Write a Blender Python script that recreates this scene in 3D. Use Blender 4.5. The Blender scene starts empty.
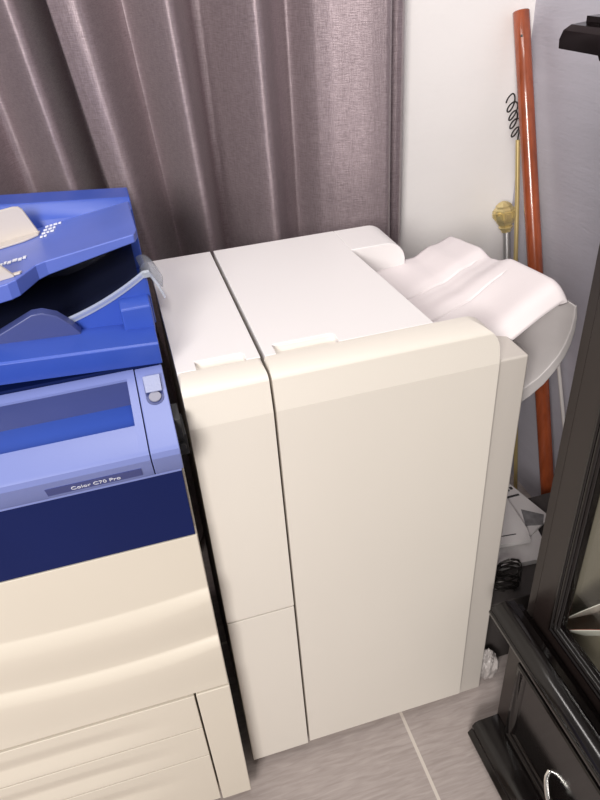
import bpy, bmesh, math, random
from mathutils import Vector, Matrix, noise

random.seed(7)
PI = math.pi
scene = bpy.context.scene
COL = scene.collection

# ---------------------------------------------------------------- camera
cd = bpy.data.cameras.new('camera')
cam = bpy.data.objects.new('camera', cd)
COL.objects.link(cam)
cam.location = (-0.15211, -0.78025, 1.47791)
cam.rotation_euler = (0.97016824, 0.06343644, -0.28013061)
cd.sensor_fit = 'VERTICAL'
cd.sensor_height = 32.0
cd.lens = 670.664 / 800.0 * 32.0
cd.clip_start = 0.02
scene.camera = cam

# ---------------------------------------------------------------- world, lights, exposure
w = bpy.data.worlds.new('room_ambient')
scene.world = w
w.use_nodes = True
bg = w.node_tree.nodes['Background']
bg.inputs[0].default_value = (1.0, 0.95, 0.92, 1)
bg.inputs[1].default_value = 0.32


def area(name, loc, target, size, size_y, power, color=(1, 0.96, 0.92)):
    l = bpy.data.lights.new(name, 'AREA')
    l.shape = 'RECTANGLE'
    l.size = size
    l.size_y = size_y
    l.energy = power
    l.color = color
    o = bpy.data.objects.new(name, l)
    COL.objects.link(o)
    o.location = loc
    o.rotation_euler = (Vector(target) - Vector(loc)).to_track_quat('-Z', 'Y').to_euler()
    return o


area('ceiling_light_main', (-1.35, -2.45, 2.25), (0.1, 0.2, 0.6), 0.8, 0.9, 105)
area('top_fill_light', (0.0, -0.25, 2.64), (0.0, -0.25, 0.5), 0.5, 0.5, 10)  # added fill that brightens the finisher top, not a known lamp
area('ceiling_light_rear', (-0.30, 0.36, 2.62), (-0.30, 0.36, 0.4), 0.16, 0.85, 6.5)

scene.view_settings.view_transform = 'Standard'
scene.view_settings.look = 'None'
scene.view_settings.exposure = 0.0
scene.view_settings.gamma = 1.0
scene.view_settings.use_curve_mapping = False


# ---------------------------------------------------------------- materials
def mat(name, col, rough=0.5, metal=0.0, var=0.0, vscale=6.0, bump=0.0, bscale=200.0, coat=0.0,
        trans=0.0, sheen=0.0, spec=0.5, stretch=(1, 1, 1), alpha=1.0):
    m = bpy.data.materials.new(name)
    m.use_nodes = True
    nt = m.node_tree
    b = nt.nodes['Principled BSDF']
    b.inputs['Base Color'].default_value = (*col, 1)
    b.inputs['Roughness'].default_value = rough
    b.inputs['Metallic'].default_value = metal
    b.inputs['Coat Weight'].default_value = coat
    b.inputs['Coat Roughness'].default_value = 0.08
    b.inputs['Transmission Weight'].default_value = trans
    b.inputs['Sheen Weight'].default_value = sheen
    b.inputs['Specular IOR Level'].default_value = spec
    b.inputs['Alpha'].default_value = alpha
    tc = nt.nodes.new('ShaderNodeTexCoord')
    mp = nt.nodes.new('ShaderNodeMapping')
    mp.inputs['Scale'].default_value = stretch
    nt.links.new(tc.outputs['Object'], mp.inputs['Vector'])
    if var > 0:
        n = nt.nodes.new('ShaderNodeTexNoise')
        n.inputs['Scale'].default_value = vscale
        n.inputs['Detail'].default_value = 4
        nt.links.new(mp.outputs[0], n.inputs['Vector'])
        r = nt.nodes.new('ShaderNodeValToRGB')
        r.color_ramp.elements[0].position = 0.3
        r.color_ramp.elements[1].position = 0.7
        r.color_ramp.elements[0].color = (*[c * (1 - var) for c in col], 1)
        r.color_ramp.elements[1].color = (*[min(1, c * (1 + var)) for c in col], 1)
        nt.links.new(n.outputs['Fac'], r.inputs[0])
        nt.links.new(r.outputs[0], b.inputs['Base Color'])
    if bump > 0:
        n2 = nt.nodes.new('ShaderNodeTexNoise')
        n2.inputs['Scale'].default_value = bscale
        n2.inputs['Detail'].default_value = 3
        nt.links.new(mp.outputs[0], n2.inputs['Vector'])
        bp_ = nt.nodes.new('ShaderNodeBump')
        bp_.inputs['Strength'].default_value = bump
        bp_.inputs['Distance'].default_value = 0.002
        nt.links.new(n2.outputs['Fac'], bp_.inputs['Height'])
        nt.links.new(bp_.outputs[0], b.inputs['Normal'])
    return m


def pane_mat():
    m = bpy.data.materials.new('cabinet_glass')
    m.use_nodes = True
    nt = m.node_tree
    nt.nodes.remove(nt.nodes['Principled BSDF'])
    out = nt.nodes['Material Output']
    tr_ = nt.nodes.new('ShaderNodeBsdfTransparent')
    tr_.inputs[0].default_value = (0.93, 0.94, 0.92, 1)
    gl = nt.nodes.new('ShaderNodeBsdfGlossy')
    gl.inputs['Roughness'].default_value = 0.03
    lw_ = nt.nodes.new('ShaderNodeLayerWeight')
    lw_.inputs['Blend'].default_value = 0.5
    pw_ = nt.nodes.new('ShaderNodeMath')
    pw_.operation = 'POWER'
    pw_.inputs[1].default_value = 4.0
    nt.links.new(lw_.outputs['Facing'], pw_.inputs[0])
    fr_ = nt.nodes.new('ShaderNodeMath')
    fr_.operation = 'MULTIPLY_ADD'
    fr_.inputs[1].default_value = 0.6
    fr_.inputs[2].default_value = 0.03
    nt.links.new(pw_.outputs[0], fr_.inputs[0])
    mx = nt.nodes.new('ShaderNodeMixShader')
    nt.links.new(fr_.outputs[0], mx.inputs[0])
    nt.links.new(tr_.outputs[0], mx.inputs[1])
    nt.links.new(gl.outputs[0], mx.inputs[2])
    nt.links.new(mx.outputs[0], out.inputs[0])
    return m


M = {}
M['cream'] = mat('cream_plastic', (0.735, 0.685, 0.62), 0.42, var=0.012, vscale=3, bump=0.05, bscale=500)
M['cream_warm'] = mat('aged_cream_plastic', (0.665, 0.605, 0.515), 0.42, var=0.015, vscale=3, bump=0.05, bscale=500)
M['cream_toplit'] = mat('toplit_cream_plastic', (0.82, 0.79, 0.79), 0.42, var=0.01, vscale=3, bump=0.05, bscale=500)  # the cream plastic again, its top lighting put into a paler colour
M['tray'] = mat('light_grey_plastic', (0.73, 0.67, 0.68), 0.45, var=0.01, bump=0.06, bscale=400)
M['tray_grey'] = mat('cool_grey_plastic', (0.58, 0.545, 0.54), 0.45, var=0.01, bump=0.06, bscale=400)
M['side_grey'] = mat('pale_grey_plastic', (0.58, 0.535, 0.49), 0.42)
M['dark_gap'] = mat('black_seam', (0.03, 0.03, 0.03), 0.7)
M['blue'] = mat('blue_plastic', (0.034, 0.082, 0.42), 0.38, var=0.05, vscale=8, bump=0.05, bscale=500)
M['blue_shelf'] = mat('satin_blue_plastic', (0.175, 0.215, 0.485), 0.40, var=0.03, vscale=8, bump=0.04, bscale=500)
M['blue_sheen'] = mat('sheen_blue_plastic', (0.095, 0.145, 0.50), 0.36, var=0.06, vscale=10)  # blue plastic with the gloss sheen lightened into its base colour
M['blue_deep'] = mat('deep_blue_plastic', (0.03, 0.08, 0.40), 0.3, var=0.04)
M['navy'] = mat('navy_plastic', (0.0035, 0.0105, 0.078), 0.5, spec=0.2, var=0.05, bump=0.05, bscale=600)
M['navy_tray'] = mat('dark_blue_plastic', (0.05, 0.065, 0.20), 0.4, var=0.05)
M['tray_shade'] = mat('shaded_blue_plastic', (0.010, 0.013, 0.035), 0.4)  # dark colour stands in for the shade inside the output cavity
M['guide'] = mat('guide_plastic', (0.55, 0.50, 0.46), 0.45)
M['white_print'] = mat('white_print', (0.8, 0.82, 0.9), 0.5)
M['label_strip'] = mat('label_strip', (0.045, 0.06, 0.22), 0.4)
M['silver'] = mat('silver_film', (0.32, 0.35, 0.52), 0.4, metal=0.0, bump=0.3, bscale=300)
M['button'] = mat('grey_button', (0.25, 0.25, 0.32), 0.4)
M['clear'] = mat('clear_plastic', (0.55, 0.60, 0.68), 0.2, alpha=0.42)
M['wood_pole'] = mat('reddish_varnished_wood', (0.31, 0.066, 0.022), 0.27, var=0.22, vscale=10, stretch=(6, 6, 0.5), coat=0.5)
M['brass'] = mat('pale_brass', (0.66, 0.52, 0.24), 0.35, metal=0.55)
M['finial'] = mat('antique_gold', (0.78, 0.64, 0.32), 0.32, metal=0.6)
M['grey_metal'] = mat('grey_metal', (0.35, 0.34, 0.34), 0.4, metal=0.6)
M['wire'] = mat('dark_wire', (0.03, 0.026, 0.024), 0.4, metal=0.6)
M['dark_wood'] = mat('espresso_lacquered_wood', (0.0045, 0.0032, 0.0032), 0.13, var=0.15, vscale=5, stretch=(4, 1, 1), spec=0.5)
M['dark_satin'] = mat('espresso_satin_wood', (0.017, 0.0115, 0.0105), 0.36, var=0.12, vscale=5, stretch=(4, 1, 1), spec=0.4)
M['black_wood'] = mat('black_wood', (0.006, 0.005, 0.005), 0.5)
M['interior'] = mat('cabinet_back_panel', (0.27, 0.235, 0.19), 0.55, var=0.1)
M['glass'] = pane_mat()
M['porcelain'] = mat('white_porcelain', (0.85, 0.82, 0.78), 0.12, coat=0.5)
M['red_rim'] = mat('red_rim', (0.55, 0.10, 0.07), 0.3)
M['chrome'] = mat('chrome', (0.8, 0.78, 0.75), 0.12, metal=1.0)
M['paper'] = mat('white_paper', (0.62, 0.59, 0.585), 0.7, var=0.03)
M['paper_grey'] = mat('grey_print', (0.16, 0.155, 0.16), 0.6, var=0.3, vscale=60)
M['ink'] = mat('black_ink', (0.03, 0.028, 0.03), 0.6)
M['box_dark'] = mat('dark_cardboard', (0.05, 0.042, 0.040), 0.7, var=0.1)
M['bag'] = mat('white_film', (0.45, 0.41, 0.395), 0.4, bump=0.2, bscale=80)
M['white_rod'] = mat('white_enamel', (0.7, 0.66, 0.64), 0.35)
M['wall_white'] = mat('white_paint', (0.95, 0.915, 0.90), 0.6, var=0.012, vscale=4, bump=0.35, bscale=45, stretch=(1, 1, 2.5))
M['wall_grey'] = mat('grey_paint', (0.50, 0.485, 0.55), 0.5, var=0.035, vscale=5, bump=0.5, bscale=30, stretch=(1, 1, 5))


def curtain_mat():
    m = mat('grey_mauve_fabric', (0.165, 0.135, 0.145), 0.42, metal=0.5, sheen=0.1)
    nt = m.node_tree
    b = nt.nodes['Principled BSDF']
    tc = nt.nodes.new('ShaderNodeTexCoord')
    fac = []
    for sc in ((60, 60, 900), (900, 900, 50)):
        mp = nt.nodes.new('ShaderNodeMapping')
        mp.inputs['Scale'].default_value = sc
        n = nt.nodes.new('ShaderNodeTexNoise')
        n.inputs['Scale'].default_value = 1.0
        n.inputs['Detail'].default_value = 3
        nt.links.new(tc.outputs['Object'], mp.inputs[0])
        nt.links.new(mp.outputs[0], n.inputs['Vector'])
        fac.append(n)
    a = nt.nodes.new('ShaderNodeMath')
    a.operation = 'ADD'
    nt.links.new(fac[0].outputs['Fac'], a.inputs[0])
    nt.links.new(fac[1].outputs['Fac'], a.inputs[1])
    r = nt.nodes.new('ShaderNodeMapRange')
    r.inputs[1].default_value = 0.7
    r.inputs[2].default_value = 1.3
    nt.links.new(a.outputs[0], r.inputs[0])
    mix = nt.nodes.new('ShaderNodeMix')
    mix.data_type = 'RGBA'
    mix.inputs[6].default_value = (0.235, 0.183, 0.198, 1)
    mix.inputs[7].default_value = (0.42, 0.34, 0.363, 1)
    nt.links.new(r.outputs[0], mix.inputs[0])
    nt.links.new(mix.outputs[2], b.inputs['Base Color'])
    bp_ = nt.nodes.new('ShaderNodeBump')
    bp_.inputs['Strength'].default_value = 0.3
    bp_.inputs['Distance'].default_value = 0.001
    nt.links.new(r.outputs[0], bp_.inputs['Height'])
    nt.links.new(bp_.outputs[0], b.inputs['Normal'])
    return m


def floor_mat():
    m = mat('wood_look_tile', (0.2, 0.17, 0.155), 0.42)
    nt = m.node_tree
    b = nt.nodes['Principled BSDF']
    tc = nt.nodes.new('ShaderNodeTexCoord')
    mp = nt.nodes.new('ShaderNodeMapping')
    mp.inputs['Scale'].default_value = (11, 85, 1)
    n = nt.nodes.new('ShaderNodeTexNoise')
    n.inputs['Scale'].default_value = 1.6
    n.inputs['Detail'].default_value = 6
    n.inputs['Distortion'].default_value = 0.6
    nt.links.new(tc.outputs['Object'], mp.inputs[0])
    nt.links.new(mp.outputs[0], n.inputs['Vector'])
    r = nt.nodes.new('ShaderNodeValToRGB')
    r.color_ramp.elements[0].position = 0.3
    r.color_ramp.elements[1].position = 0.72
    r.color_ramp.elements[0].color = (0.315, 0.268, 0.252, 1)
    r.color_ramp.elements[1].color = (0.425, 0.37, 0.352, 1)
    nt.links.new(n.outputs['Fac'], r.inputs[0])
    sep = nt.nodes.new('ShaderNodeSeparateXYZ')
    nt.links.new(tc.outputs['Object'], sep.inputs[0])

    def line(sock, off, period, half):
        a = nt.nodes.new('ShaderNodeMath')
        a.operation = 'SUBTRACT'
        a.inputs[1].default_value = off
        nt.links.new(sock, a.inputs[0])
        pp = nt.nodes.new('ShaderNodeMath')
        pp.operation = 'PINGPONG'
        pp.inputs[1].default_value = period / 2
        nt.links.new(a.outputs[0], pp.inputs[0])
        lt = nt.nodes.new('ShaderNodeMath')
        lt.operation = 'LESS_THAN'
        lt.inputs[1].default_value = half
        nt.links.new(pp.outputs[0], lt.inputs[0])
        return lt
    l1 = line(sep.outputs[0], 0.2205, 0.60, 0.0035)
    l2 = line(sep.outputs[1], 0.33, 1.20, 0.0035)
    mx = nt.nodes.new('ShaderNodeMath')
    mx.operation = 'MAXIMUM'
    nt.links.new(l1.outputs[0], mx.inputs[0])
    nt.links.new(l2.outputs[0], mx.inputs[1])
    mix = nt.nodes.new('ShaderNodeMix')
    mix.data_type = 'RGBA'
    mix.inputs[7].default_value = (0.60, 0.54, 0.49, 1)
    nt.links.new(mx.outputs[0], mix.inputs[0])
    nt.links.new(r.outputs[0], mix.inputs[6])
    nt.links.new(mix.outputs[2], b.inputs['Base Color'])
    bp_ = nt.nodes.new('ShaderNodeBump')
    bp_.inputs['Strength'].default_value = 0.12
    bp_.inputs['Distance'].default_value = 0.002
    nt.links.new(n.outputs['Fac'], bp_.inputs['Height'])
    nt.links.new(bp_.outputs[0], b.inputs['Normal'])
    return m


M['curtain'] = curtain_mat()
M['floor'] = floor_mat()


# ---------------------------------------------------------------- mesh helpers
def nbm():
    return bmesh.new()


def box(bm, x0, x1, y0, y1, z0, z1):
    vs = [bm.verts.new((x, y, z)) for x in (x0, x1) for y in (y0, y1) for z in (z0, z1)]
    for f in ((0, 1, 3, 2), (4, 6, 7, 5), (0, 4, 5, 1), (2, 3, 7, 6), (0, 2, 6, 4), (1, 5, 7, 3)):
        bm.faces.new([vs[i] for i in f])


def prism(bm, pts, axis, a, b):
    """extrude a closed 2-D outline along an axis; pts are the other two coordinates in order"""
    def mk(p, t):
        if axis == 'x':
            return (t, p[0], p[1])
        if axis == 'y':
            return (p[0], t, p[1])
        return (p[0], p[1], t)
    A = [bm.verts.new(mk(p, a)) for p in pts]
    B = [bm.verts.new(mk(p, b)) for p in pts]
    n = len(pts)
    bm.faces.new(A)
    bm.faces.new(B[::-1])
    for i in range(n):
        j = (i + 1) % n
        bm.faces.new((A[i], B[i], B[j], A[j]))


def loft(bm, rings, cap=True, closed=True):
    R = [[bm.verts.new(p) for p in r] for r in rings]
    n = len(R[0])
    for a, b in zip(R[:-1], R[1:]):
        for i in range(n if closed else n - 1):
            j = (i + 1) % n
            bm.faces.new((a[i], a[j], b[j], b[i]))
    if cap and closed:
        bm.faces.new(R[0][::-1])
        bm.faces.new(R[-1])


def grid(bm, P):
    """P[i][j] positions -> open quad sheet"""
    V = [[bm.verts.new(p) for p in row] for row in P]
    for i in range(len(V) - 1):
        for j in range(len(V[0]) - 1):
            bm.faces.new((V[i][j], V[i + 1][j], V[i + 1][j + 1], V[i][j + 1]))


def tube(bm, pts, rad, seg=12, cap=True):
    pts = [Vector(p) for p in pts]
    n = len(pts)
    rads = rad if isinstance(rad, (list, tuple)) else [rad] * n
    rings = []
    up = Vector((0.123, 0.31, 0.94)).normalized()
    prev = None
    for i in range(n):
        t = (pts[min(i + 1, n - 1)] - pts[max(i - 1, 0)]).normalized()
        if prev is None:
            u = t.cross(up)
            if u.length < 1e-3:
                u = t.cross(Vector((1, 0, 0)))
            u.normalize()
        else:
            u = (prev - t * prev.dot(t)).normalized()
        prev = u
        v = t.cross(u)
        rings.append([pts[i] + (u * math.cos(2 * PI * k / seg) + v * math.sin(2 * PI * k / seg)) * rads[i] for k in range(seg)])
    loft(bm, rings, cap)


def lathe(bm, prof, seg=32):
    """prof: (r, z) list; about local z"""
    rings = [[(r * math.cos(2 * PI * k / seg), r * math.sin(2 * PI * k / seg), z) for k in range(seg)] for r, z in prof]
    loft(bm, rings, True)


def obj(name, bm, m, parent=None, bevel=0.0, seg=2, smooth=True, angle=35, loc=None, rot=None):
    bmesh.ops.recalc_face_normals(bm, faces=bm.faces)
    me = bpy.data.meshes.new(name)
    bm.to_mesh(me)
    bm.free()
    me.materials.append(m)
    o = bpy.data.objects.new(name, me)
    COL.objects.link(o)
    if smooth:
        for p in me.polygons:
            p.use_smooth = True
        me.set_sharp_from_angle(angle=math.radians(angle))
    if bevel > 0:
        bv = o.modifiers.new('bevel', 'BEVEL')
        bv.width = bevel
        bv.segments = seg
        bv.limit_method = 'ANGLE'
        bv.angle_limit = math.radians(40)
        bv.harden_normals = True
    if parent:
        o.parent = parent
        o.matrix_parent_inverse = Matrix.Translation(parent.location).inverted() if parent.type == 'EMPTY' else Matrix.Identity(4)
    if loc:
        o.location = loc
    if rot:
        o.rotation_euler = rot
    return o


def bobj(name, dims, m, parent=None, bevel=0.0, seg=2):
    bm = nbm()
    box(bm, *dims)
    return obj(name, bm, m, parent, bevel, seg)


def thing(name, label, cat, loc, group=None):
    o = bpy.data.objects.new(name, None)
    COL.objects.link(o)
    o.location = loc
    o.empty_display_size = 0.05
    return tag(o, label, cat, group)


def tag(o, label, cat, group=None):
    o['label'] = label
    o['category'] = cat
    if group:
        o['group'] = group
    return o


def struct(name, bm, m):
    o = obj(name, bm, m, smooth=False)
    o['kind'] = 'structure'
    return o


def arc(cx, cz, r, a0, a1, n):
    return [(cx + r * math.cos(math.radians(a0 + (a1 - a0) * i / n)), cz + r * math.sin(math.radians(a0 + (a1 - a0) * i / n))) for i in range(n + 1)]


def lerp(a, b, t):
    return a + (b - a) * t


def interp(knots, x):
    if x <= knots[0][0]:
        return knots[0][1]
    for (x0, y0), (x1, y1) in zip(knots[:-1], knots[1:]):
        if x <= x1:
            t = (x - x0) / (x1 - x0)
            t = t * t * (3 - 2 * t)
            return y0 + (y1 - y0) * t
    return knots[-1][1]


def interp_lin(k, x):
    if x <= k[0][0]:
        return k[0][1]
    for (a, b), (c, d) in zip(k[:-1], k[1:]):
        if x <= c:
            return b + (d - b) * (x - a) / (c - a)
    return k[-1][1]


# ---------------------------------------------------------------- the setting
YB, XR = 0.84, 0.886
bm = nbm()
box(bm, -2.6, XR + 0.1, -3.2, YB + 0.1, -0.06, 0.0)
struct('floor', bm, M['floor'])
bm = nbm()
box(bm, -2.6, XR + 0.1, YB, YB + 0.1, 0.0, 2.7)
struct('wall_back', bm, M['wall_white'])
bm = nbm()
box(bm, XR, XR + 0.1, -3.2, YB, 0.0, 2.7)
struct('wall_right', bm, M['wall_grey'])

# ---------------------------------------------------------------- curtains
def curtain(name, label, knots, x0, x1, drift, z0=0.04, z1=2.35, n=260, rows=26):
    bm = nbm()
    P = []
    for i in range(n + 1):
        x = lerp(x0, x1, i / n)
        col = []
        for k in range(rows + 1):
            z = lerp(z0, z1, k / rows)
            s = 1.0 + 0.10 * math.sin(z * 2.1 + x * 5)
            y = 0.725 + 1.7 * (sum(interp_lin(knots, x + o_ * 0.007) for o_ in (-1.5, -0.5, 0.5, 1.5)) / 4 - 0.745) * s + 0.002 * noise.noise((x * 14, z * 1.7, 3.1))
            y = min(y, 0.829)
            col.append((x + drift(x) * (1.24 - z), y, z))
        P.append(col)
    grid(bm, P)
    o = obj(name, bm, M['curtain'], angle=80)
    sd = o.modifiers.new('cloth_thickness', 'SOLIDIFY')
    sd.thickness = 0.0025
    sd.offset = 1
    return tag(o, label, 'curtain', 'grey curtains on the back wall')


curtain('curtain', 'grey mauve curtain panel behind the white finisher, its hem overlapping the other panel',
        [(-0.187, 0.722), (-0.182, 0.716), (-0.146, 0.702), (-0.132, 0.704), (-0.105, 0.748), (-0.065, 0.794), (-0.050, 0.790), (-0.015, 0.725), (0.008, 0.694), (0.016, 0.696),
         (0.055, 0.788), (0.075, 0.795), (0.095, 0.788), (0.130, 0.742), (0.165, 0.696), (0.175, 0.698), (0.215, 0.765), (0.240, 0.778), (0.262, 0.800), (0.272, 0.790), (0.295, 0.758), (0.340, 0.738),
         (0.405, 0.722), (0.456, 0.715), (0.480, 0.772), (0.492, 0.774), (0.504, 0.758), (0.511, 0.764), (0.528, 0.795)],
        -0.187, 0.528, lambda x: max(0.0, min(1.0, (0.10 - x) / 0.29)) * 0.11)
curtain('curtain', 'grey mauve curtain panel behind the blue document feeder, tucked under the other panel',
        [(-1.10, 0.79), (-1.02, 0.70), (-0.94, 0.795), (-0.82, 0.70), (-0.76, 0.795), (-0.62, 0.70), (-0.55, 0.79), (-0.48, 0.77), (-0.420, 0.700), (-0.405, 0.705), (-0.370, 0.785), (-0.335, 0.790), (-0.300, 0.745), (-0.258, 0.700), (-0.246, 0.700), (-0.218, 0.770), (-0.195, 0.812), (-0.150, 0.818)],
        -1.10, -0.150, lambda x: 0.09)


# ---------------------------------------------------------------- printer (blue and cream)
PX1 = -0.146
PX0 = -0.76
pr = thing('printer', 'large blue and cream office printer standing left of the white finisher', 'printer', (-0.45, 0.2, 0.0))
bobj('body', (PX0, PX1, -0.030, 0.52, 0.012, 0.932), M['cream_warm'], pr, 0.004)
bobj('scanner_base', (PX0, PX1 - 0.001, 0.0595, 0.51, 0.932, 0.986), M['blue'], pr, 0.002)
for sx in (PX0 + 0.06, PX1 - 0.06):
    for sy in (0.05, 0.46):
        bm = nbm()
        tube(bm, [(sx - 0.012, sy, 0.018), (sx + 0.012, sy, 0.018)], 0.018, 16)
        obj('caster', bm, M['dark_gap'], pr)


def door_front(x, z):
    """two stepped bands swept in shallow arcs across the front door"""
    a = (x + 0.33) / 0.18
    zu1 = 0.642 + 0.010 * a * a
    zu2 = 0.528 + 0.012 * a * a - 0.002 * a
    fade = 1.0 - 0.25 * max(0, min(1, (x + 0.24) / 0.09))
    s = lambda t: max(0, min(1, t)) ** 2 * (3 - 2 * max(0, min(1, t)))
    q = lambda t: 1 - (1 - max(0, min(1, t))) ** 2
    d = 0.0095 * q((zu1 - z) / (0.034 * fade)) - 0.0065 * s((zu1 - 0.036 - z) / 0.085)
    d += 0.0105 * q((zu2 - z) / (0.028 * fade)) - 0.004 * s((zu2 - 0.03 - z) / 0.09)
    return -0.0505 - d


bm = nbm()
nx, nz = 60, 180
X0, X1, Z0, Z1 = PX0, PX1 - 0.001, 0.4065, 0.767
P = [[(lerp(X0, X1, i / nx), door_front(lerp(X0, X1, i / nx), lerp(Z0, Z1, k / nz)), lerp(Z0, Z1, k / nz)) for k in range(nz + 1)] for i in range(nx + 1)]
for i in (0, nx):
    pass
grid(bm, P)
# closing sides and back
bk = [[(lerp(X0, X1, i / nx), -0.030, lerp(Z0, Z1, k / nz)) for k in (0, nz)] for i in range(nx + 1)]
grid(bm, [[P[i][0], bk[i][0]] for i in range(nx + 1)])
grid(bm, [[P[i][nz], bk[i][1]] for i in range(nx + 1)])
grid(bm, [[P[nx][k], (X1, -0.030, P[nx][k][2])] for k in range(nz + 1)])
grid(bm, [[P[0][k], (X0, -0.030, P[0][k][2])] for k in range(nz + 1)])
bmesh.ops.remove_doubles(bm, verts=bm.verts, dist=1e-5)
obj('front_door', bm, M['cream_warm'], pr, 0.0015, angle=50)


def drawer(z0, z1):
    bm = nbm()
    nx, nz = 50, 40
    X0, X1 = PX0, -0.2095
    h = z1 - z0
    P = []
    for i in range(nx + 1):
        x = lerp(X0, X1, i / nx)
        sc = max(0, min(1, (-0.235 - x) / 0.20))
        sc = sc * sc * (3 - 2 * sc)
        row = []
        for k in range(nz + 1):
            z = lerp(z0, z1, k / nz)
            t = (z1 - z) / min(h, 0.1)
            # grip scoop: dips in below the upper edge, comes back out facing up
            dip = 0.0
            if 0.22 < t <= 0.62:
                u = (t - 0.22) / 0.40
                dip = 0.0065 * u * u * (3 - 2 * u)
            elif 0.62 < t < 0.96:
                u = (t - 0.62) / 0.34
                dip = 0.0065 * (1 - u) ** 1.3
            row.append((x, -0.0615 + dip * sc, z))
        P.append(row)
    grid(bm, P)
    grid(bm, [[P[i][0], (P[i][0][0], -0.030, z0)] for i in range(nx + 1)])
    grid(bm, [[P[i][nz], (P[i][0][0], -0.030, z1)] for i in range(nx + 1)])
    grid(bm, [[P[nx][k], (X1, -0.030, P[nx][k][2])] for k in range(nz + 1)])
    grid(bm, [[P[0][k], (X0, -0.030, P[0][k][2])] for k in range(nz + 1)])
    bmesh.ops.remove_doubles(bm, verts=bm.verts, dist=1e-5)
    obj('paper_drawer', bm, M['cream_warm'], pr, 0.0012, angle=50)


drawer(0.3025, 0.4010)
drawer(0.2085, 0.2995)
drawer(0.038, 0.2055)
bobj('side_panel', (-0.2060, PX1, -0.0620, -0.030, 0.032, 0.4030), M['cream_warm'], pr, 0.002)

# navy fascia with a pale edging line on top
bobj('front_fascia', (PX0, PX1 - 0.003, -0.0505, -0.030, 0.769, 0.893), M['navy'], pr, 0.0012)
bobj('fascia_trim', (PX0, PX1 - 0.003, -0.0525, -0.030, 0.893, 0.8965), M['blue_shelf'], pr, 0.0008)

# sloping control shelf with a recessed window
SH = [(-0.030, 0.8975), (-0.0540, 0.8975), (-0.0580, 0.9035), (-0.0690, 0.9265), (-0.0735, 0.938), (-0.0725, 0.9465), (-0.068, 0.9515)]
def slope_z(y):
    return 0.9515 + (y + 0.068) * (0.0485 / 0.126)
WY0, WY1, WZ = -0.030, 0.044, 0.953
shelf_full = SH + [(0.058, slope_z(0.058)), (0.060, 0.985), (0.060, 0.935), (-0.030, 0.935)]
bm = nbm()
prism(bm, shelf_full, 'x', PX0, -0.62)
prism(bm, shelf_full, 'x', -0.1965, -0.1855)
prism(bm, SH + [(WY0, slope_z(WY0)), (WY0, 0.935), (-0.030, 0.93)], 'x', -0.62, -0.1965)
prism(bm, [(WY1, slope_z(WY1)), (0.058, slope_z(0.058)), (0.060, 0.985), (0.060, 0.935), (WY1, 0.935)], 'x', -0.62, -0.1965)
shelf = obj('control_shelf', bm, M['blue_shelf'], pr, angle=28)
bm = nbm()
box(bm, -0.6215, -0.195, WY0 - 0.002, WY1 + 0.001, 0.940, WZ)
obj('window_floor', bm, M['blue_deep'], shelf)
bm = nbm()
box(bm, -0.6215, -0.195, WY1 - 0.0015, WY1 + 0.001, 0.940, slope_z(WY1) - 0.0035)
obj('window_back', bm, M['navy_tray'], shelf)
bm = nbm()
prism(bm, shelf_full, 'x', -0.1840, PX1)
send = obj('shelf_end', bm, M['blue_shelf'], pr, 0.0015, angle=28)

# power button under a clear flap, in the shelf end
SLOPE = math.atan(0.0485 / 0.126)
def on_slope(bm, off):
    """move mesh built in local (x, along slope, up) onto the sloping shelf"""
    m = Matrix.Translation((0, 0.0, slope_z(0.0) + off)) @ Matrix.Rotation(SLOPE, 4, 'X')
    bmesh.ops.transform(bm, matrix=m, verts=bm.verts)
bm = nbm()
prism(bm, [(-0.1755, 0.040), (-0.1515, 0.040), (-0.1515, 0.012)] + arc(-0.1635, 0.006, 0.012, 0, -180, 12)[0:] + [(-0.1755, 0.012)], 'z', 0.0, 0.0006)
on_slope(bm, 0.0003)
obj('button_recess', bm, M['navy_tray'], send)
bm = nbm()
prism(bm, [(-0.1635 + 0.0085 * math.cos(a * PI / 12), 0.006 + 0.0085 * math.sin(a * PI / 12)) for a in range(24)], 'z', 0.0, 0.003)
on_slope(bm, 0.0009)
obj('power_button', bm, M['button'], send, 0.0008)
bm = nbm()
prism(bm, [(-0.1750, 0.0395), (-0.1520, 0.0395), (-0.1525, 0.011), (-0.1745, 0.0115)], 'z', 0.0, 0.002)
on_slope(bm, 0.0045)
obj('button_flap', bm, M['silver'], send, 0.0006)['label'] = 'silvery translucent flap'

# name strip and lettering on the shelf's front lip
def lip_pt(x, s, out):
    """s 0..1 up the lip between (-.0625,.9045) and (-.0735,.938)"""
    a, b = Vector((0, -0.0580, 0.9035)), Vector((0, -0.0690, 0.9265))
    d = b - a
    n = Vector((0, -d.z, d.y)).normalized()
    p = a + d * s + n * out
    return Vector((x, p.y, p.z))
bm = nbm()
q = [lip_pt(-0.322, 0.15, 0), lip_pt(-0.200, 0.15, 0), lip_pt(-0.200, 0.92, 0), lip_pt(-0.322, 0.92, 0)]
qo = [lip_pt(-0.322, 0.15, 0.0008), lip_pt(-0.200, 0.15, 0.0008), lip_pt(-0.200, 0.92, 0.0008), lip_pt(-0.322, 0.92, 0.0008)]
loft(bm, [q, qo])
obj('name_strip', bm, M['label_strip'], shelf)
cu = bpy.data.curves.new('lettering', 'FONT')
cu.body = 'Color C70 Pro'
cu.size = 0.0118
cu.align_x = 'CENTER'
cu.extrude = 0.0002
tmp = bpy.data.objects.new('lettering_source', cu)
COL.objects.link(tmp)
dg = bpy.context.evaluated_depsgraph_get()
me = bpy.data.meshes.new_from_object(tmp.evaluated_get(dg))
bpy.data.objects.remove(tmp)
d = (lip_pt(0, 1, 0) - lip_pt(0, 0, 0)).normalized()
p0 = lip_pt(-0.260, 0.33, 0.0011)
n = Vector((0, -d.z, d.y))
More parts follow.
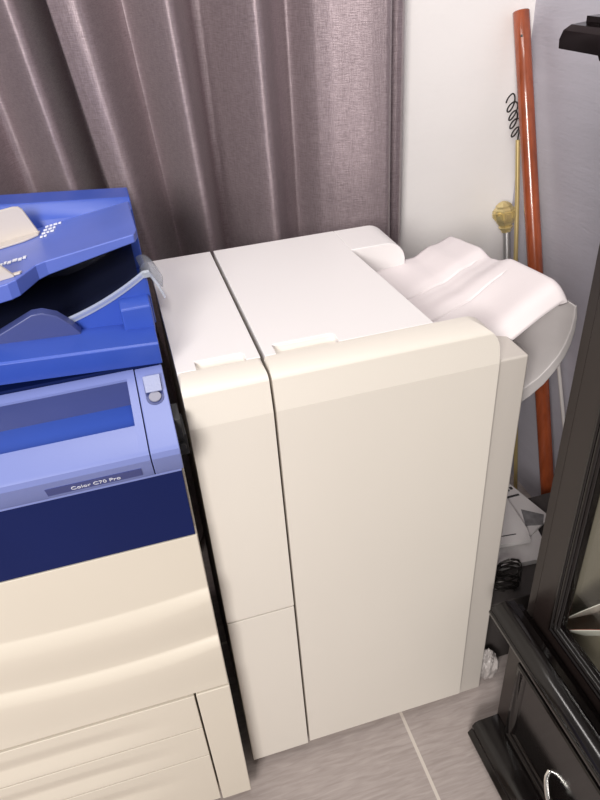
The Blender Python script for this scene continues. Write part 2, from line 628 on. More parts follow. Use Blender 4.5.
mtx = Matrix(((0.88, 0, 0, p0.x), (0, d.y, n.y, p0.y), (0, d.z, n.z, p0.z), (0, 0, 0, 1)))
me.transform(mtx)
me.materials.clear()
me.materials.append(M['white_print'])
t = bpy.data.objects.new('lettering', me)
COL.objects.link(t)
t.parent = shelf
t['label'] = 'white lettering on a dark strip'

# platen cover (scanner lid); rises very slightly to the left
def lift(x):
    return -0.065 * (max(x, -0.45) - PX1)
def tilted_prism(bm, pts, xs):
    loft(bm, [[(x, p[0], p[1] + lift(x)) for p in pts] for x in xs])
bm = nbm()
tilted_prism(bm, [(0.058, 1.001), (0.052, 1.017), (0.049, 1.036), (0.052, 1.0385), (0.098, 1.0385), (0.150, 1.030), (0.46, 1.030), (0.46, 1.001)], [PX0, -0.45, -0.30, PX1 + 0.002])
platen = obj('scanner_lid', bm, M['blue'], pr, 0.001, angle=25)
bm = nbm()
box(bm, PX0 + 0.005, PX1 - 0.004, 0.062, 0.46, 0.985, 1.003)
obj('scanner_gasket', bm, M['navy'], pr)
bm = nbm()   # raised block at the right end
prism(bm, [(0.100, 1.03), (0.100, 1.0715), (0.118, 1.0755), (0.151, 1.0755), (0.151, 1.03)], 'x', -0.186, PX1 + 0.003)
obj('end_block', bm, M['blue'], platen, 0.003)

# output tray: concave ramp that sweeps up towards the right end
def ramp_z(x):
    t = max(0.0, min(1.0, (x + 0.42) / 0.275))
    return 1.040 + 0.066 * (t ** 2.6)
bm = nbm()
xs = [lerp(-0.62, -0.148, i / 40) for i in range(41)]
rings = []
for x in xs:
    z = ramp_z(x)
    rings.append([(x, 0.130, 1.028), (x, 0.130, z), (x, 0.142, z), (x, 0.150, z - 0.012), (x, 0.152, 1.028)])
rings.append([(-0.140, 0.132, 1.028), (-0.140, 0.132, 1.094), (-0.140, 0.142, 1.094), (-0.140, 0.150, 1.084), (-0.140, 0.152, 1.028)])
loft(bm, rings)
ramp = obj('output_tray', bm, M['blue'], pr, 0.001, angle=40)
bm = nbm()   # cavity shade painted as a dark floor behind the blue front wall
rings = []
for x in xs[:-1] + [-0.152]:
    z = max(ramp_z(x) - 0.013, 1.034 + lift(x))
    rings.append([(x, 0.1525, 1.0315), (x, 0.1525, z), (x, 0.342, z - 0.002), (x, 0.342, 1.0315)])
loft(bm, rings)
obj('tray_floor_shade', bm, M['tray_shade'], ramp, angle=40)
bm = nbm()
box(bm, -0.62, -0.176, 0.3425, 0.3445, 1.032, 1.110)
obj('cavity_shade', bm, M['tray_shade'], pr)  # added dark sheet painting the shade under the input tray
bm = nbm()   # clear lip along the front edge of the ramp
rings = []
for i in range(31):
    x = lerp(-0.275, -0.136, i / 30)
    z = ramp_z(x)
    rings.append([(x, 0.126, z - 0.004), (x, 0.124, z + 0.004), (x, 0.128, z + 0.006), (x, 0.131, z - 0.002)])
rings.append([(-0.128, 0.126, 1.085), (-0.126, 0.124, 1.090), (-0.126, 0.128, 1.092), (-0.128, 0.131, 1.087)])
rings.append([(-0.122, 0.126, 1.066), (-0.120, 0.124, 1.068), (-0.119, 0.128, 1.069), (-0.121, 0.131, 1.067)])
loft(bm, rings)
obj('clear_lip', bm, M['clear'], ramp)['label'] = 'clear plastic lip'
bm = nbm()   # second, lower guard further left
outline = [(-0.42, 1.045), (-0.37, 1.055), (-0.33, 1.072), (-0.302, 1.084), (-0.288, 1.084), (-0.270, 1.076), (-0.255, 1.060), (-0.245, 1.045), (-0.245, 1.03), (-0.42, 1.03)]
prism(bm, outline, 'y', 0.108, 0.128)
obj('paper_guard', bm, M['navy_tray'], ramp, 0.002)
bm = nbm()   # clear stop tab poking out over the finisher side
P = []
for i in range(9):
    u = i / 8
    x = -0.150 + 0.034 * u
    z = 1.050 + 0.010 * math.sin(u * 2.6) - 0.030 * u * u
    P.append([(x, 0.262, z), (x + 0.004, 0.30, z + 0.002), (x, 0.345, z)])
grid(bm, P)
tab = obj('clear_stop', bm, M['clear'], ramp)
sd = tab.modifiers.new('thickness', 'SOLIDIFY')
sd.thickness = 0.002
tab['label'] = 'clear plastic tab at the right end'

# document feeder: back body and sloping input tray
bm = nbm()
def rear_ring(x):
    k = 0.085 * (-0.15 - max(x, -0.45))
    return [(x, 0.345, 1.030), (x, 0.362, 1.128 + k * 0.2), (x, 0.378, 1.139 + k), (x, 0.386, 1.1425 + k), (x, 0.455, 1.139 + k), (x, 0.500, 1.110), (x, 0.500, 1.030)]
loft(bm, [rear_ring(x) for x in (PX0, -0.45, -0.30, -0.20, -0.150, -0.138)])
feeder = obj('document_feeder', bm, M['blue'], pr, 0.002, angle=25)
bm = nbm()   # feed unit at the far left
prism(bm, [(0.07, 1.055), (0.065, 1.17), (0.09, 1.205), (0.18, 1.225), (0.36, 1.225), (0.36, 1.055)], 'x', PX0, -0.49)
obj('feed_unit', bm, M['blue'], feeder, 0.008)

def tray_z(x, y):
    return 1.150 + 0.140 * (max(x, -0.50) + 0.150) - 0.055 * (y - 0.170)
def tray_bottom(x, y):
    return tray_z(x, y) - lerp(0.012, 0.024, max(0, min(1, (-0.15 - x) / 0.16)))
plan = [(-0.142, 0.366), (-0.1405, 0.190), (-0.146, 0.171), (-0.272, 0.170), (-0.285, 0.164), (-0.309, 0.126), (-0.320, 0.120), (-0.50, 0.120), (-0.50, 0.366)]
bm = nbm()
A = [bm.verts.new((x, y, tray_z(x, y))) for x, y in plan]
B = [bm.verts.new((x, y, tray_bottom(x, y))) for x, y in plan]
bm.faces.new(A)
bm.faces.new(B[::-1])
for i in range(len(plan)):
    j = (i + 1) % len(plan)
    bm.faces.new((A[i], B[i], B[j], A[j]))
intray = obj('input_tray', bm, M['blue_sheen'], feeder, 0.002, smooth=False)
# rear guide: upright plate with a wide foot
bm = nbm()
g = [(-0.44, 0.0), (-0.44, 0.052), (-0.316, 0.050), (-0.308, 0.048), (-0.303, 0.043), (-0.289, 0.004), (-0.288, 0.0)]
prism(bm, [(x, tray_z(x, 0.33) + h) for x, h in g], 'y', 0.326, 0.332)
foot = [(-0.44, 0.292), (-0.310, 0.300), (-0.288, 0.312), (-0.286, 0.330), (-0.44, 0.330)]
A = [bm.verts.new((x, y, tray_z(x, y) + 0.0035)) for x, y in foot]
B = [bm.verts.new((x, y, tray_z(x, y) + 0.0002)) for x, y in foot]
bm.faces.new(A)
bm.faces.new(B[::-1])
for i in range(len(foot)):
    j = (i + 1) % len(foot)
    bm.faces.new((A[i], B[i], B[j], A[j]))
obj('paper_guide', bm, M['guide'], feeder, 0.001)['label'] = 'cream paper guide at the back'
bm = nbm()
g = [(-0.44, 0.0), (-0.44, 0.036), (-0.337, 0.034), (-0.332, 0.030), (-0.312, 0.002), (-0.312, 0.0)]
prism(bm, [(x, tray_z(x, 0.142) + h) for x, h in g], 'y', 0.139, 0.145)
foot = [(-0.44, 0.142), (-0.304, 0.142), (-0.302, 0.150), (-0.44, 0.165)]
A = [bm.verts.new((x, y, tray_z(x, y) + 0.003)) for x, y in foot]
B = [bm.verts.new((x, y, tray_z(x, y) + 0.0002)) for x, y in foot]
bm.faces.new(A)
bm.faces.new(B[::-1])
for i in range(len(foot)):
    j = (i + 1) % len(foot)
    bm.faces.new((A[i], B[i], B[j], A[j]))
obj('paper_guide', bm, M['guide'], feeder, 0.001)['label'] = 'cream paper guide at the front edge'
# worn white size marks printed on the tray
def mark(bm, x, y, w, h):
    vs = [bm.verts.new((px, py, tray_z(px, py) + 0.0006)) for px, py in ((x, y), (x + w, y), (x + w, y + h), (x, y + h))]
    vt = [bm.verts.new((v.co.x, v.co.y, v.co.z + 0.0012)) for v in vs]
    bm.faces.new(vt)
    for i in range(4):
        j = (i + 1) % 4
        bm.faces.new((vs[i], vs[j], vt[j], vt[i]))
bm = nbm()
for k, (y, n) in enumerate(((0.346, 4), (0.328, 3), (0.311, 3), (0.294, 2))):
    x = -0.279 - 0.002 * k
    for i in range(n):
        ww = random.uniform(0.004, 0.0075)
        mark(bm, x, y, ww, 0.0075)
        x += ww + 0.0018
obj('size_mark', bm, M['white_print'], intray)['label'] = 'worn white paper size mark by the rear guide'
bm = nbm()
x = -0.352
for i in range(8):
    ww = random.uniform(0.003, 0.007)
    mark(bm, x, 0.205 + 0.003 * (i % 2), ww, 0.011)
    x += ww + 0.0015
obj('size_mark', bm, M['white_print'], intray)['label'] = 'worn white paper size mark in the middle of the tray'

# small black latch in the gap beside the finisher
bm = nbm()
box(bm, PX1, PX1 + 0.013, -0.022, 0.030, 0.895, 0.93)
box(bm, PX1, PX1 + 0.009, -0.030, 0.010, 0.93, 0.962)
tube(bm, [(PX1 + 0.004, -0.022, 0.912), (PX1 + 0.004, -0.028, 0.912)], 0.006, 12)
obj('latch_bracket', bm, M['dark_gap'], pr, 0.001)


# ---------------------------------------------------------------- finishing units
YF, YT, YE = 0.0, 0.057, 0.497
ZT = 0.980

def cover_front(z):
    """depth of the front skin at height z: vertical, leaning back above the crease, rounding to the top"""
    if z <= 0.918:
        return 0.0
    if z <= 0.966:
        return 0.008 * (z - 0.918) / 0.048
    t = min(1.0, (z - 0.966) / 0.014)
    return 0.008 + 0.046 * (1 - math.sqrt(max(0.0, 1 - t * t)))

def cover_mesh(x0, x1, z0, rl, rr, zs_top=ZT):
    """front cover: rounded upper corners of radius rl / rr, leaning upper band"""
    bm = nbm()
    zs = [z0, 0.5 * (z0 + 0.9), 0.90, 0.918, 0.928, 0.936, 0.945, 0.952, 0.960] + [0.966 + 0.014 * math.sin(k * PI / 48) for k in range(25)]
    rings = []
    for z in zs:
        def ins(r):
            t = z - (ZT - r)
            if r <= 0 or t <= 0:
                return 0.0
            return r - math.sqrt(max(0.0, r * r - min(t, r * 0.999) ** 2))
        a, b = x0 + ins(rl), x1 - ins(rr)
        yf = cover_front(z)
        n = 6
        front = [(lerp(a, b, i / n), yf, z) for i in range(n + 1)]
        rings.append(front + [(b, YT - 0.0018, z), (a, YT - 0.0018, z)])
    loft(bm, rings)
    return bm

def top_plate(x0, x1, y0, y1, z0, z1, gx0, gx1, gy1, gd):
    """top skin with a shallow finger groove at its front edge"""
    bm = nbm()
    box(bm, x0, gx0, y0, y1, z0, z1)
    box(bm, gx1, x1, y0, y1, z0, z1)
    box(bm, gx0, gx1, gy1, y1, z0, z1)
    # groove floor, sloping up at the back
    prism(bm, [(y0, z0), (y0, z1 - gd), (gy1 - 0.006, z1 - gd * 1.2), (gy1, z1 - 0.0015), (gy1, z0)], 'x', gx0, gx1)
    return bm

# main finisher
fi = thing('finisher', 'tall cream white finishing cabinet with grey output trays on its right', 'finisher', (0.2, 0.25, 0.0))
BX = 0.4205
bm = nbm()
box(bm, 0.002, BX, 0.0155, YE - 0.002, 0.0, 0.875)
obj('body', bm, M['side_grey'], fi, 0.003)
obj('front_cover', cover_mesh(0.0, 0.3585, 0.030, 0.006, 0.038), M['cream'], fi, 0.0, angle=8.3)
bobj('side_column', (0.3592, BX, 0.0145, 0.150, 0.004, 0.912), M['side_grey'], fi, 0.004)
# top skin: stops short of the tray recess
bm = nbm()
g0, g1, gy = 0.020, 0.117, 0.086
z0 = 0.9655
prism(bm, [(0.002, YT), (g0, YT), (g0, gy), (g1 - 0.004, gy), (g1, gy - 0.006), (g1, YT), (0.271, YT), (0.2535, 0.385), (0.2535, YE), (0.002, YE)], 'z', z0, ZT)
obj('top_panel', bm, M['cream_toplit'], fi, 0.0012)
bm = nbm()
prism(bm, [(YT, 0.960), (YT, 0.9690), (gy - 0.006, 0.9690), (gy - 0.002, 0.972), (gy + 0.001, 0.976), (gy + 0.001, 0.960)], 'x', g0 - 0.001, g1 + 0.001)
obj('finger_groove', bm, M['cream'], fi)
# core under the top skin, ends at the recess wall
bm = nbm()
prism(bm, [(0.002, YT), (0.268, YT), (0.2505, 0.385), (0.2505, YE), (0.002, YE)], 'z', 0.875, 0.9648)
obj('upper_body', bm, M['cream'], fi)
# rear wing of the recess with a rounded corner
bm = nbm()
r = 0.040
out = [(0.2535, 0.875), (0.2535, ZT)] + arc(0.367 - r, ZT - r, r, 90, 0, 10) + [(0.367, 0.875)]
prism(bm, out, 'y', 0.386, YE)
obj('rear_wing', bm, M['cream_toplit'], fi, 0.002, angle=30)

# output tray, upper: twisting ribbed sheet rising to the right
ZB = [(0.255, 0.918), (0.33, 0.928), (0.385, 0.934), (0.43, 0.954), (0.48, 0.968)]
ZF = [(0.255, 0.872), (0.34, 0.888), (0.414, 0.920), (0.47, 0.955), (0.52, 0.980)]
BUMP = [(0.0, 0.0), (0.11, 0.003), (0.28, 0.006), (0.39, -0.004), (0.45, -0.001), (0.58, 0.014), (0.80, 0.014), (1.0, 0.013)]
def tray1(u, v):
    """u 0..1 from the recess to the raised end, v 0..1 from back to front"""
    y = lerp(0.4, 0.072, v) if u > 0.5 else lerp(0.384, 0.072, v) + 0.016 * (1 - v) * (u / 0.5) ** 2
    xe = lerp(0.480, 0.521, v)
    x = lerp(0.2555 + 0.012 * v, xe, u)
    zb = interp(ZB, lerp(0.255, 0.48, u))
    zf = interp_lin(ZF, lerp(0.255, 0.52, u))
    z = lerp(zb, zf, v) + interp(BUMP, v) * (0.25 + 0.75 * u)
    z -= 0.035 * math.sin(PI * u) ** 2 * math.exp(-((v - 0.74) / 0.13) ** 2) * 0.35
    for rv in (0.36, 0.63):
        if u < 0.86:
            z -= 0.0032 * math.exp(-((v - rv) / 0.0045) ** 2)
    if v > 0.86:
        z -= 0.026 * ((v - 0.86) / 0.14) ** 2.4
    if u > 0.95:
        z -= 0.010 * ((u - 0.95) / 0.05) ** 2
    return (x, y, z)
bm = nbm()
vs_ = sorted([i / 60 for i in range(61)] + [r_ + d_ for r_ in (0.36, 0.63) for d_ in (-0.009, -0.006, -0.003, -0.0015, 0.0015, 0.003, 0.006, 0.009)] + [0.975, 0.99])
us_ = [i / 30 for i in range(29)] + [0.95, 0.965, 0.98, 0.99, 1.0]
grid(bm, [[tray1(u, v) for v in vs_] for u in us_])
tr = obj('output_tray', bm, M['tray'], fi, angle=60)
sd = tr.modifiers.new('thickness', 'SOLIDIFY')
sd.thickness = 0.016
sd.offset = -1
tr['label'] = 'upper light grey catch tray'
# output tray, lower: deep scoop
T2 = [(x_ - 0.010 * max(0, min(1, (x_ - 0.43) / 0.10)), z_) for x_, z_ in [(0.4212, 0.772), (0.450, 0.776), (0.482, 0.789), (0.508, 0.804), (0.528, 0.822), (0.544, 0.843), (0.554, 0.865), (0.560, 0.890), (0.562, 0.915), (0.560, 0.937)]]
T2o = []
for i, p in enumerate(T2):
    a = T2[max(i - 1, 0)]
    b = T2[min(i + 1, len(T2) - 1)]
    dx, dz = b[0] - a[0], b[1] - a[1]
    L = math.hypot(dx, dz)
    th = lerp(0.034, 0.005, (i / (len(T2) - 1)) ** 0.9)
    T2o.append((p[0] + dz / L * th, p[1] - dx / L * th))
T2o[0] = (0.4212, 0.738)
bm = nbm()
rings = []
for y, sc in ((0.090, 1.0), (0.098, 1.0), (0.2, 1.0), (0.265, 1.0)):
    rings.append([(x, y, z) for x, z in T2] + [(x, y, z) for x, z in T2o[::-1]])
loft(bm, rings)
t2 = obj('output_tray', bm, M['tray_grey'], fi, 0.003, angle=40)
t2['label'] = 'lower grey scoop shaped catch tray'
bm = nbm()
box(bm, BX, BX + 0.018, 0.12, 0.34, 0.80, 0.872)
obj('paper_exit', bm, M['side_grey'], fi, 0.003)

# narrow interface unit between printer and finisher
iu = thing('interface_unit', 'narrow white transport unit squeezed between the blue printer and the finisher', 'printer module', (-0.066, 0.25, 0.0))
IX0, IX1 = -0.1275, -0.0045
bobj('body', (IX0 + 0.001, IX1 - 0.001, 0.03, YE - 0.003, 0.0, 0.964), M['side_grey'], iu, 0.002)
cm = cover_mesh(IX0, IX1, 0.490, 0.006, 0.006)
obj('upper_cover', cm, M['cream'], iu, 0.0, angle=8.3)
bobj('lower_cover', (IX0, IX1, 0.0, 0.03, 0.024, 0.4852), M['cream'], iu, 0.001)
bm = nbm()
h0, h1, hy = -0.099, -0.026, 0.080
prism(bm, [(IX0, YT), (h0, YT), (h0, hy), (h1 - 0.004, hy), (h1, hy - 0.006), (h1, YT), (IX1, YT), (IX1, YE), (IX0, YE)], 'z', 0.9645, ZT)
obj('top_panel', bm, M['cream_toplit'], iu, 0.0012)
bm = nbm()
prism(bm, [(YT, 0.962), (YT, 0.9690), (hy - 0.006, 0.9690), (hy - 0.002, 0.972), (hy + 0.001, 0.976), (hy + 0.001, 0.962)], 'x', h0 - 0.001, h1 + 0.001)
obj('finger_groove', bm, M['cream'], iu)


# ---------------------------------------------------------------- dark display cabinet
ca = thing('display_cabinet', 'dark espresso wooden display cabinet with glass doors against the grey wall', 'cabinet', (0.64, -0.6, 0.0))
CY0, CY1, CXB = -0.082, -1.15, XR - 0.004
bobj('chest_body', (0.405, CXB, CY1, CY0, 0.03, 0.372), M['dark_satin'], ca, 0.002)
bm = nbm()
prism(bm, [(0.345, 0.0), (0.345, 0.012), (0.336, 0.016), (0.334, 0.026), (0.340, 0.034), (0.343, 0.037), (0.343, 0.048), (0.350, 0.057), (0.358, 0.060), (0.404, 0.062), (0.42, 0.05), (CXB, 0.05), (CXB, 0.0)], 'y', CY1 - 0.02, -0.086)
obj('plinth', bm, M['dark_wood'], ca, 0.0015)
# flared moulding that rims the chest front
bm = nbm()
rim = [(0.420, 0.316), (0.402, 0.316), (0.399, 0.326), (0.3935, 0.331), (0.391, 0.345), (0.386, 0.365), (0.376, 0.385), (0.364, 0.398), (0.358, 0.402), (0.357, 0.410),
       (0.3505, 0.413), (0.348, 0.419), (0.3485, 0.4235), (0.351, 0.4265), (0.3525, 0.426), (0.3545, 0.4285), (0.360, 0.4325), (0.368, 0.4362), (0.376, 0.4385), (0.384, 0.4388), (0.386, 0.4375), (0.3875, 0.4345), (0.400, 0.4335), (0.404, 0.427), (0.408, 0.418), (0.420, 0.412)]
prism(bm, rim, 'y', CY1 - 0.02, -0.079)
obj('top_moulding', bm, M['dark_wood'], ca, 0.0012, angle=30)
# drawer front with a stepped frame
def framed(bm, y0, y1, z0, z1, xs):
    """nested frames: xs = list of (inset, x)"""
    rings = [[(x, y0 - i, z0 + i), (x, y1 + i, z0 + i), (x, y1 + i, z1 - i), (x, y0 - i, z1 - i)] for i, x in xs]
    loft(bm, rings)
bm = nbm()
framed(bm, -0.128, -0.60, 0.066, 0.308, [(0, 0.4045), (0, 0.3955), (0.004, 0.393), (0.009, 0.393), (0.013, 0.397), (0.018, 0.3985), (0.024, 0.403), (0.03, 0.4035)])
dr = obj('drawer_front', bm, M['dark_wood'], ca, 0.0, angle=30)
bm = nbm()
hp = []
for i in range(25):
    t = i / 24
    hp.append((0.4035 - 0.026 * math.sin(PI * t) ** 0.5, -0.262 - 0.135 * t, 0.150 - 0.030 * math.sin(PI * t)))
tube(bm, hp, 0.0052, 12)
hd = obj('pull_handle', bm, M['chrome'], dr)
hd['label'] = 'shiny silver curved pull handle'
bm = nbm()
framed(bm, -0.62, -1.09, 0.066, 0.308, [(0, 0.4045), (0, 0.3955), (0.004, 0.393), (0.009, 0.393), (0.013, 0.397), (0.018, 0.3985), (0.024, 0.403), (0.03, 0.4035)])
obj('drawer_front', bm, M['dark_wood'], ca, 0.0, angle=30)

# hutch carcass: hollow
HX, HY0, HY1, HZ0, HZ1 = 0.427, -0.086, -1.15, 0.376, 1.352
bm = nbm()
box(bm, HX, CXB, -0.1055, HY0, HZ0, HZ1)
box(bm, HX, CXB, HY1, HY1 + 0.02, HZ0, HZ1)
box(bm, CXB - 0.012, CXB, HY1 + 0.02, -0.1055, HZ0, HZ1)
box(bm, HX, CXB - 0.012, HY1 + 0.02, -0.1055, HZ1 - 0.03, HZ1)
box(bm, HX + 0.012, CXB - 0.012, HY1 + 0.02, -0.1055, HZ0, HZ0 + 0.022)
obj('hutch_carcass', bm, M['dark_satin'], ca, 0.001)
bm = nbm()
box(bm, CXB - 0.016, CXB - 0.0125, HY1 + 0.021, -0.107, HZ0 + 0.023, HZ1 - 0.031)
box(bm, HX + 0.016, CXB - 0.017, HY1 + 0.021, -0.107, HZ0 + 0.0222, HZ0 + 0.0235)
box(bm, HX + 0.016, CXB - 0.017, -0.1072, -0.1058, HZ0 + 0.0238, HZ1 - 0.031)
bmesh.ops.remove_doubles(bm, verts=bm.verts, dist=1e-5)
obj('interior_lining', bm, M['interior'], ca)
def glass_door(y0, y1):
    z0, z1 = HZ0 + 0.003, HZ1 - 0.004
    s = 0.052
    bm = nbm()
    # frame as a square ring in four boxes
    x0, x1 = HX - 0.002, HX + 0.020
    box(bm, x0, x1, y0 - s, y0, z0, z1)
    box(bm, x0, x1, y1, y1 + s, z0, z1)
    box(bm, x0, x1, y1 + s, y0 - s, z0, z0 + 0.062)
    box(bm, x0, x1, y1 + s, y0 - s, z1 - 0.062, z1)
    d = obj('glass_door', bm, M['dark_satin'], ca, 0.001)
    bm = nbm()
    iy0, iy1, iz0, iz1 = y0 - s, y1 + s, z0 + 0.062, z1 - 0.062
    prof = [(-0.001, 0.424), (-0.0005, 0.4195), (0.001, 0.4178), (0.003, 0.4178), (0.0045, 0.4192), (0.0052, 0.4225), (0.0062, 0.4208), (0.0080, 0.4204), (0.0105, 0.4218), (0.0118, 0.4262), (0.0126, 0.4256), (0.0146, 0.4270), (0.0160, 0.4310), (0.0165, 0.441), (-0.001, 0.441)]
    rings = []
    for i, x in prof + prof[:1]:
        rings.append([(x, iy0 - i, iz0 + i), (x, iy1 + i, iz0 + i), (x, iy1 + i, iz1 - i), (x, iy0 - i, iz1 - i)])
    loft(bm, rings, cap=False)
    bmesh.ops.remove_doubles(bm, verts=bm.verts, dist=1e-6)
    obj('glass_bead', bm, M['dark_wood'], d, 0.0, angle=62)
    bm = nbm()
    box(bm, 0.4355, 0.4395, iy1 + 0.012, iy0 - 0.012, iz0 + 0.012, iz1 - 0.012)
    obj('glass_pane', bm, M['glass'], d)
glass_door(-0.1075, -0.612)
glass_door(-0.6145, -1.128)
bm = nbm()
box(bm, 0.452, CXB - 0.017, HY1 + 0.021, -0.1075, 0.84, 0.856)
obj('shelf', bm, M['dark_satin'], ca, 0.001)
# cornice
bm = nbm()
def ringxy(o_, z):
    return [(HX - o_, HY0 + o_ * 0.75, z), (CXB, HY0 + o_ * 0.75, z), (CXB, HY1 - o_ * 0.75, z), (HX - o_, HY1 - o_ * 0.75, z)]
loft(bm, [ringxy(0.0, 1.335), ringxy(0.020, 1.337), ringxy(0.030, 1.345), ringxy(0.034, 1.3575), ringxy(0.066, 1.358), ringxy(0.0665, 1.3675), ringxy(0.064, 1.3765), ringxy(0.058, 1.382), ringxy(0.046, 1.3845), ringxy(0.046, 1.390), ringxy(0.030, 1.3915)])
obj('cornice', bm, M['dark_wood'], ca, 0.0, angle=30)

# white dishes leaning inside the cabinet
def dish(c, nrm, r, label, rim=False):
    bm = nbm()
    lathe(bm, [(0.01, -0.0065), (r * 0.50, -0.0065), (r * 0.56, -0.0055), (r * 0.9, -0.0015), (r, 0.0005), (r, 0.002), (r * 0.96, 0.002), (r * 0.6, -0.0025), (r * 0.5, -0.0040), (0.01, -0.0040)], 64)
    t = thing('serving_dish', label, 'dish', c, 'white dishes in the glass cabinet')
    q = Vector(nrm).to_track_quat('Z', 'Y')
    o = obj('bowl', bm, M['porcelain'], t, angle=50)
    o.matrix_parent_inverse = Matrix.Identity(4)
    o.rotation_euler = q.to_euler()
    if rim:
        bm = nbm()
        lathe(bm, [(r * 0.95, 0.0024), (r * 0.99, 0.0024), (r * 0.99, 0.0029), (r * 0.95, 0.0029), (r * 0.95, 0.0024)], 64)
        o2 = obj('rim_band', bm, M['red_rim'], t)
        o2.matrix_parent_inverse = Matrix.Identity(4)
        o2.rotation_euler = q.to_euler()
        o2['label'] = 'reddish line round the rim'
dish((0.543, -0.163, 0.468), (-0.0335, 0.8838, 0.4667), 0.085, 'larger white dish leaning inside the cabinet glass, upper of the two')
dish((0.499, -0.194, 0.441), (0.2899, 0.7647, 0.5756), 0.055, 'white dish with a reddish rim line inside the cabinet, under the larger dish', True)

# ---------------------------------------------------------------- poles in the corner
bm = nbm()
a, b = Vector((0.835, 0.3635, 0.004)), Vector((0.835, 0.8165, 1.310))
d = (b - a).normalized()
tube(bm, [a + d * t for t in (0, 0.3, 0.6, 0.9, 1.2, (b - a).length - 0.002, (b - a).length)], [0.0192] * 5 + [0.0192, 0.0175], 28)
pole = thing('wooden_pole', 'thick reddish brown varnished wooden pole leaning in the corner', 'pole', (0.835, 0.3635, 0.0))
obj('shaft', bm, M['wood_pole'], pole, angle=50)
bm = nbm()
lathe(bm, [(0.003, 0), (0.003, 0.001), (0.001, 0.0012)], 12)
e = obj('screw_head', bm, M['wire'], pole, loc=None)
scr = a + d * ((b - a).length - 0.055) + Vector((-0.60, -0.76, 0.2)).normalized() * 0.0185
e.matrix_world = Matrix.Translation(scr) @ Vector((-0.60, -0.76, 0.2)).to_track_quat('Z', 'Y').to_matrix().to_4x4()
e.matrix_parent_inverse = Matrix.Identity(4)
e.location = Vector(scr) - Vector(pole.location)

br = thing('curtain_rod', 'thin brass rod with a dark wire coil at its top, left of the wooden pole', 'rod', (0.83, 0.545, 0.0))
bm = nbm()
tube(bm, [(0.830, 0.545, 0.004), (0.829, 0.60, 0.28), (0.829, 0.655, 0.53), (0.830, 0.706, 0.741), (0.831, 0.735, 0.90), (0.830, 0.760, 1.033)], 0.0058, 14)
obj('shaft', bm, M['brass'], br)
bm = nbm()
pts = []
for i in range(90):
    t = i / 89
    ang = t * 2 * PI * 4.5
    rr = 0.009 + 0.006 * abs(math.sin(t * PI * 2.2))
    pts.append((0.826 - 0.014 * t + rr * math.cos(ang), 0.763 + 0.022 * t + rr * 0.5 * math.sin(ang + 0.6), 1.045 + 0.085 * t + 0.014 * math.sin(ang + 0.9)))
tube(bm, [(0.830, 0.760, 1.02), (0.830, 0.761, 1.04)] + pts, 0.0019, 8)
obj('wire_coil', bm, M['wire'], br)['label'] = 'dark twisted wire'

fr = thing('curtain_rod', 'grey rod with a carved gold finial leaning against the white wall', 'rod', (0.740, 0.45, 0.0))
bm = nbm()
tube(bm, [(0.740, 0.45, 0.004), (0.827, 0.746, 0.745), (0.8295, 0.766, 0.806)], 0.0095, 16)
obj('shaft', bm, M['grey_metal'], fr)
bm = nbm()
lathe(bm, [(0.010, 0.0), (0.013, 0.002), (0.013, 0.008), (0.018, 0.011), (0.019, 0.016), (0.015, 0.019), (0.0215, 0.024), (0.023, 0.030), (0.0265, 0.034), (0.0275, 0.042), (0.0265, 0.060), (0.0255, 0.064),
           (0.021, 0.068), (0.020, 0.073), (0.012, 0.079), (0.004, 0.082)], 8)
tube(bm, [(-0.020, -0.006, 0.058), (-0.033, -0.010, 0.060), (-0.040, -0.012, 0.062)], [0.004, 0.003, 0.001], 8)
# raised square bosses round the drum
for k in range(8):
    an = (k + 0.5) * PI / 4
    c = Vector((math.cos(an), math.sin(an), 0))
    tt = Vector((-math.sin(an), math.cos(an), 0))
    for (hw, o1) in ((0.0088, 0.0290), (0.0048, 0.0312)):
        base = c * 0.022 + Vector((0, 0, 0.050))
        topp = c * o1 + Vector((0, 0, 0.050))
        ring = lambda p, s: [p + tt * s + Vector((0, 0, s)), p - tt * s + Vector((0, 0, s)), p - tt * s - Vector((0, 0, s)), p + tt * s - Vector((0, 0, s))]
        loft(bm, [ring(base, hw), ring(topp, hw)])
f = obj('finial', bm, M['finial'], fr, 0.0, smooth=False)
f.matrix_parent_inverse = Matrix.Identity(4)
f.location = Vector((0.8295, 0.765, 0.792)) - Vector(fr.location)
f.rotation_euler = (-0.12, -0.14, 0.2)
f.scale = (1.02, 1.02, 1.04)

bm = nbm()
a, b = Vector((0.640, 0.085, 0.005)), Vector((0.878, 0.575, 0.60))
tube(bm, [a, a.lerp(b, 0.5), b], 0.0052, 12)

bm.free()
bm = nbm()
tube(bm, [(0.872, 0.30, 0.004), (0.872, 0.40, 0.25), (0.871, 0.56, 0.62)], 0.005, 12)
tag(obj('white_rod', bm, M['white_rod']), 'thin white rod leaning on the grey wall behind the lower tray', 'rod')

# ---------------------------------------------------------------- clutter behind the cabinet
bx = thing('storage_box', 'dark box on the floor under the papers, behind the cabinet end', 'box', (0.62, 0.30, 0.0))
bobj('box_body', (0.452, 0.790, 0.072, 0.345, 0.0, 0.205), M['box_dark'], bx, 0.003)
bobj('box_lid', (0.448, 0.794, 0.068, 0.349, 0.185, 0.217), M['box_dark'], bx, 0.003)

def flat(name, pts, z0, z1, m, label, cat, group=None, curl=0.0):
    bm = nbm()
    prism(bm, pts, 'z', z0, z1)
    o = obj(name, bm, m, None, 0.0008)
    return tag(o, label, cat, group)

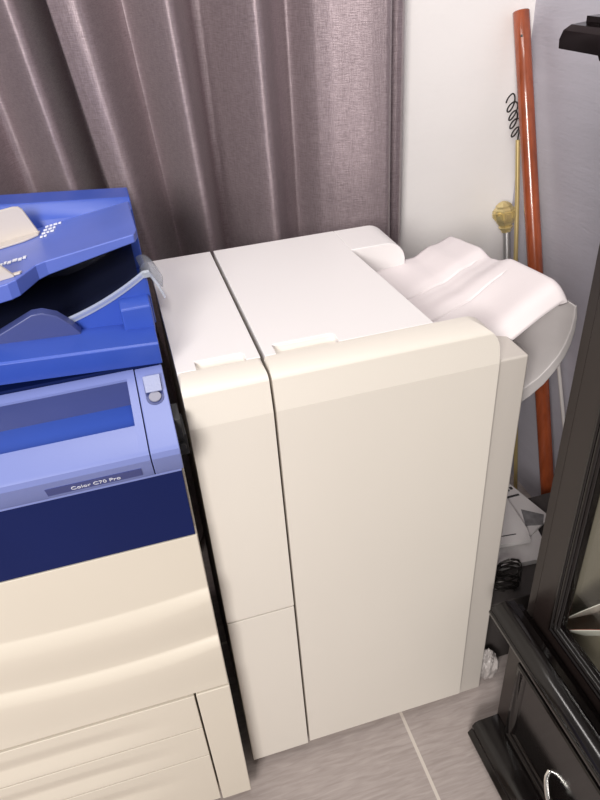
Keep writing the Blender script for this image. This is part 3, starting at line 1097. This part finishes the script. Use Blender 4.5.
flat('paper_ream', [(0.470, 0.155), (0.655, 0.140), (0.690, 0.300), (0.500, 0.330)], 0.2175, 0.232, M['paper'], 'stack of white paper lowest in the pile behind the cabinet', 'paper', 'papers on the dark box')
lf = thing('leaflet', 'printed white leaflet with black marks at the back of the paper pile', 'leaflet', (0.62, 0.3, 0.2325))
bm = nbm()
prism(bm, [(0.560, 0.345), (0.640, 0.210), (0.722, 0.250), (0.690, 0.405), (0.640, 0.44)], 'z', 0.2325, 0.2385)
obj('sheet', bm, M['paper'], lf, 0.0005)
bm = nbm()
for (px, py, ww, hh) in ((0.648, 0.365, 0.014, 0.012), (0.668, 0.368, 0.010, 0.012), (0.682, 0.372, 0.008, 0.010), (0.645, 0.345, 0.048, 0.007)):
    box(bm, px, px + ww, py, py + hh, 0.2382, 0.2390)
obj('printed_marks', bm, M['ink'], lf)['label'] = 'black printed marks'
bm = nbm()
prism(bm, [(0.648, 0.242), (0.690, 0.232), (0.712, 0.262), (0.668, 0.298)], 'z', 0.2382, 0.2390)
obj('printed_picture', bm, M['paper_grey'], lf)['label'] = 'grey printed picture'
bkl = thing('booklet', 'white stapled booklet on top of the paper pile behind the cabinet', 'booklet', (0.57, 0.26, 0.24))
bm = nbm()
prism(bm, [(0.490, 0.206), (0.628, 0.188), (0.640, 0.225), (0.650, 0.337), (0.510, 0.350)], 'z', 0.2395, 0.2500)
obj('pages', bm, M['paper'], bkl, 0.0008)
bm = nbm()
prism(bm, [(0.53, 0.2245), (0.604, 0.2155), (0.604, 0.2185), (0.53, 0.2275)], 'z', 0.2498, 0.2504)
obj('printed_line', bm, M['ink'], bkl)

# tangled lattice of black wire on the box edge
bm = nbm()
for k in range(9):
    pts = []
    ph = k * 2 * PI / 9
    for i in range(41):
        t = i / 40
        for_sign = 1 if k % 2 else -1
        an = ph + for_sign * t * 5.2
        rr = 0.026 + 0.010 * math.sin(PI * t)
        pts.append((0.515 + rr * math.cos(an) + 0.006 * math.sin(3 * an), 0.106 + 0.7 * rr * math.sin(an), 0.222 + 0.062 * t + 0.004 * math.sin(2 * an)))
    tube(bm, pts, 0.0024, 7)
tag(obj('wire_bundle', bm, M['wire']), 'tangled bundle of black wire below the white papers', 'wire')

# crumpled white bag on the floor behind the finisher corner
bm = nbm()
bmesh.ops.create_icosphere(bm, subdivisions=5, radius=1.0)
for v in bm.verts:
    p = v.co.copy()
    nse = noise.noise(p * 1.7 + Vector((4, 1, 2))) * 0.22 + abs(noise.noise(p * 4.1)) * 0.16 + abs(noise.noise(p * 9.0 + Vector((1, 5, 0)))) * 0.06
    p *= (1 + nse - 0.12)
    zz = p.z * 0.050 + 0.042
    v.co = Vector((0.449 + p.x * 0.026, 0.040 + p.y * 0.027, max(0.001, zz)))
tag(obj('plastic_bag', bm, M['bag'], angle=80), 'crumpled whitish plastic bag on the floor beside the finisher', 'bag')
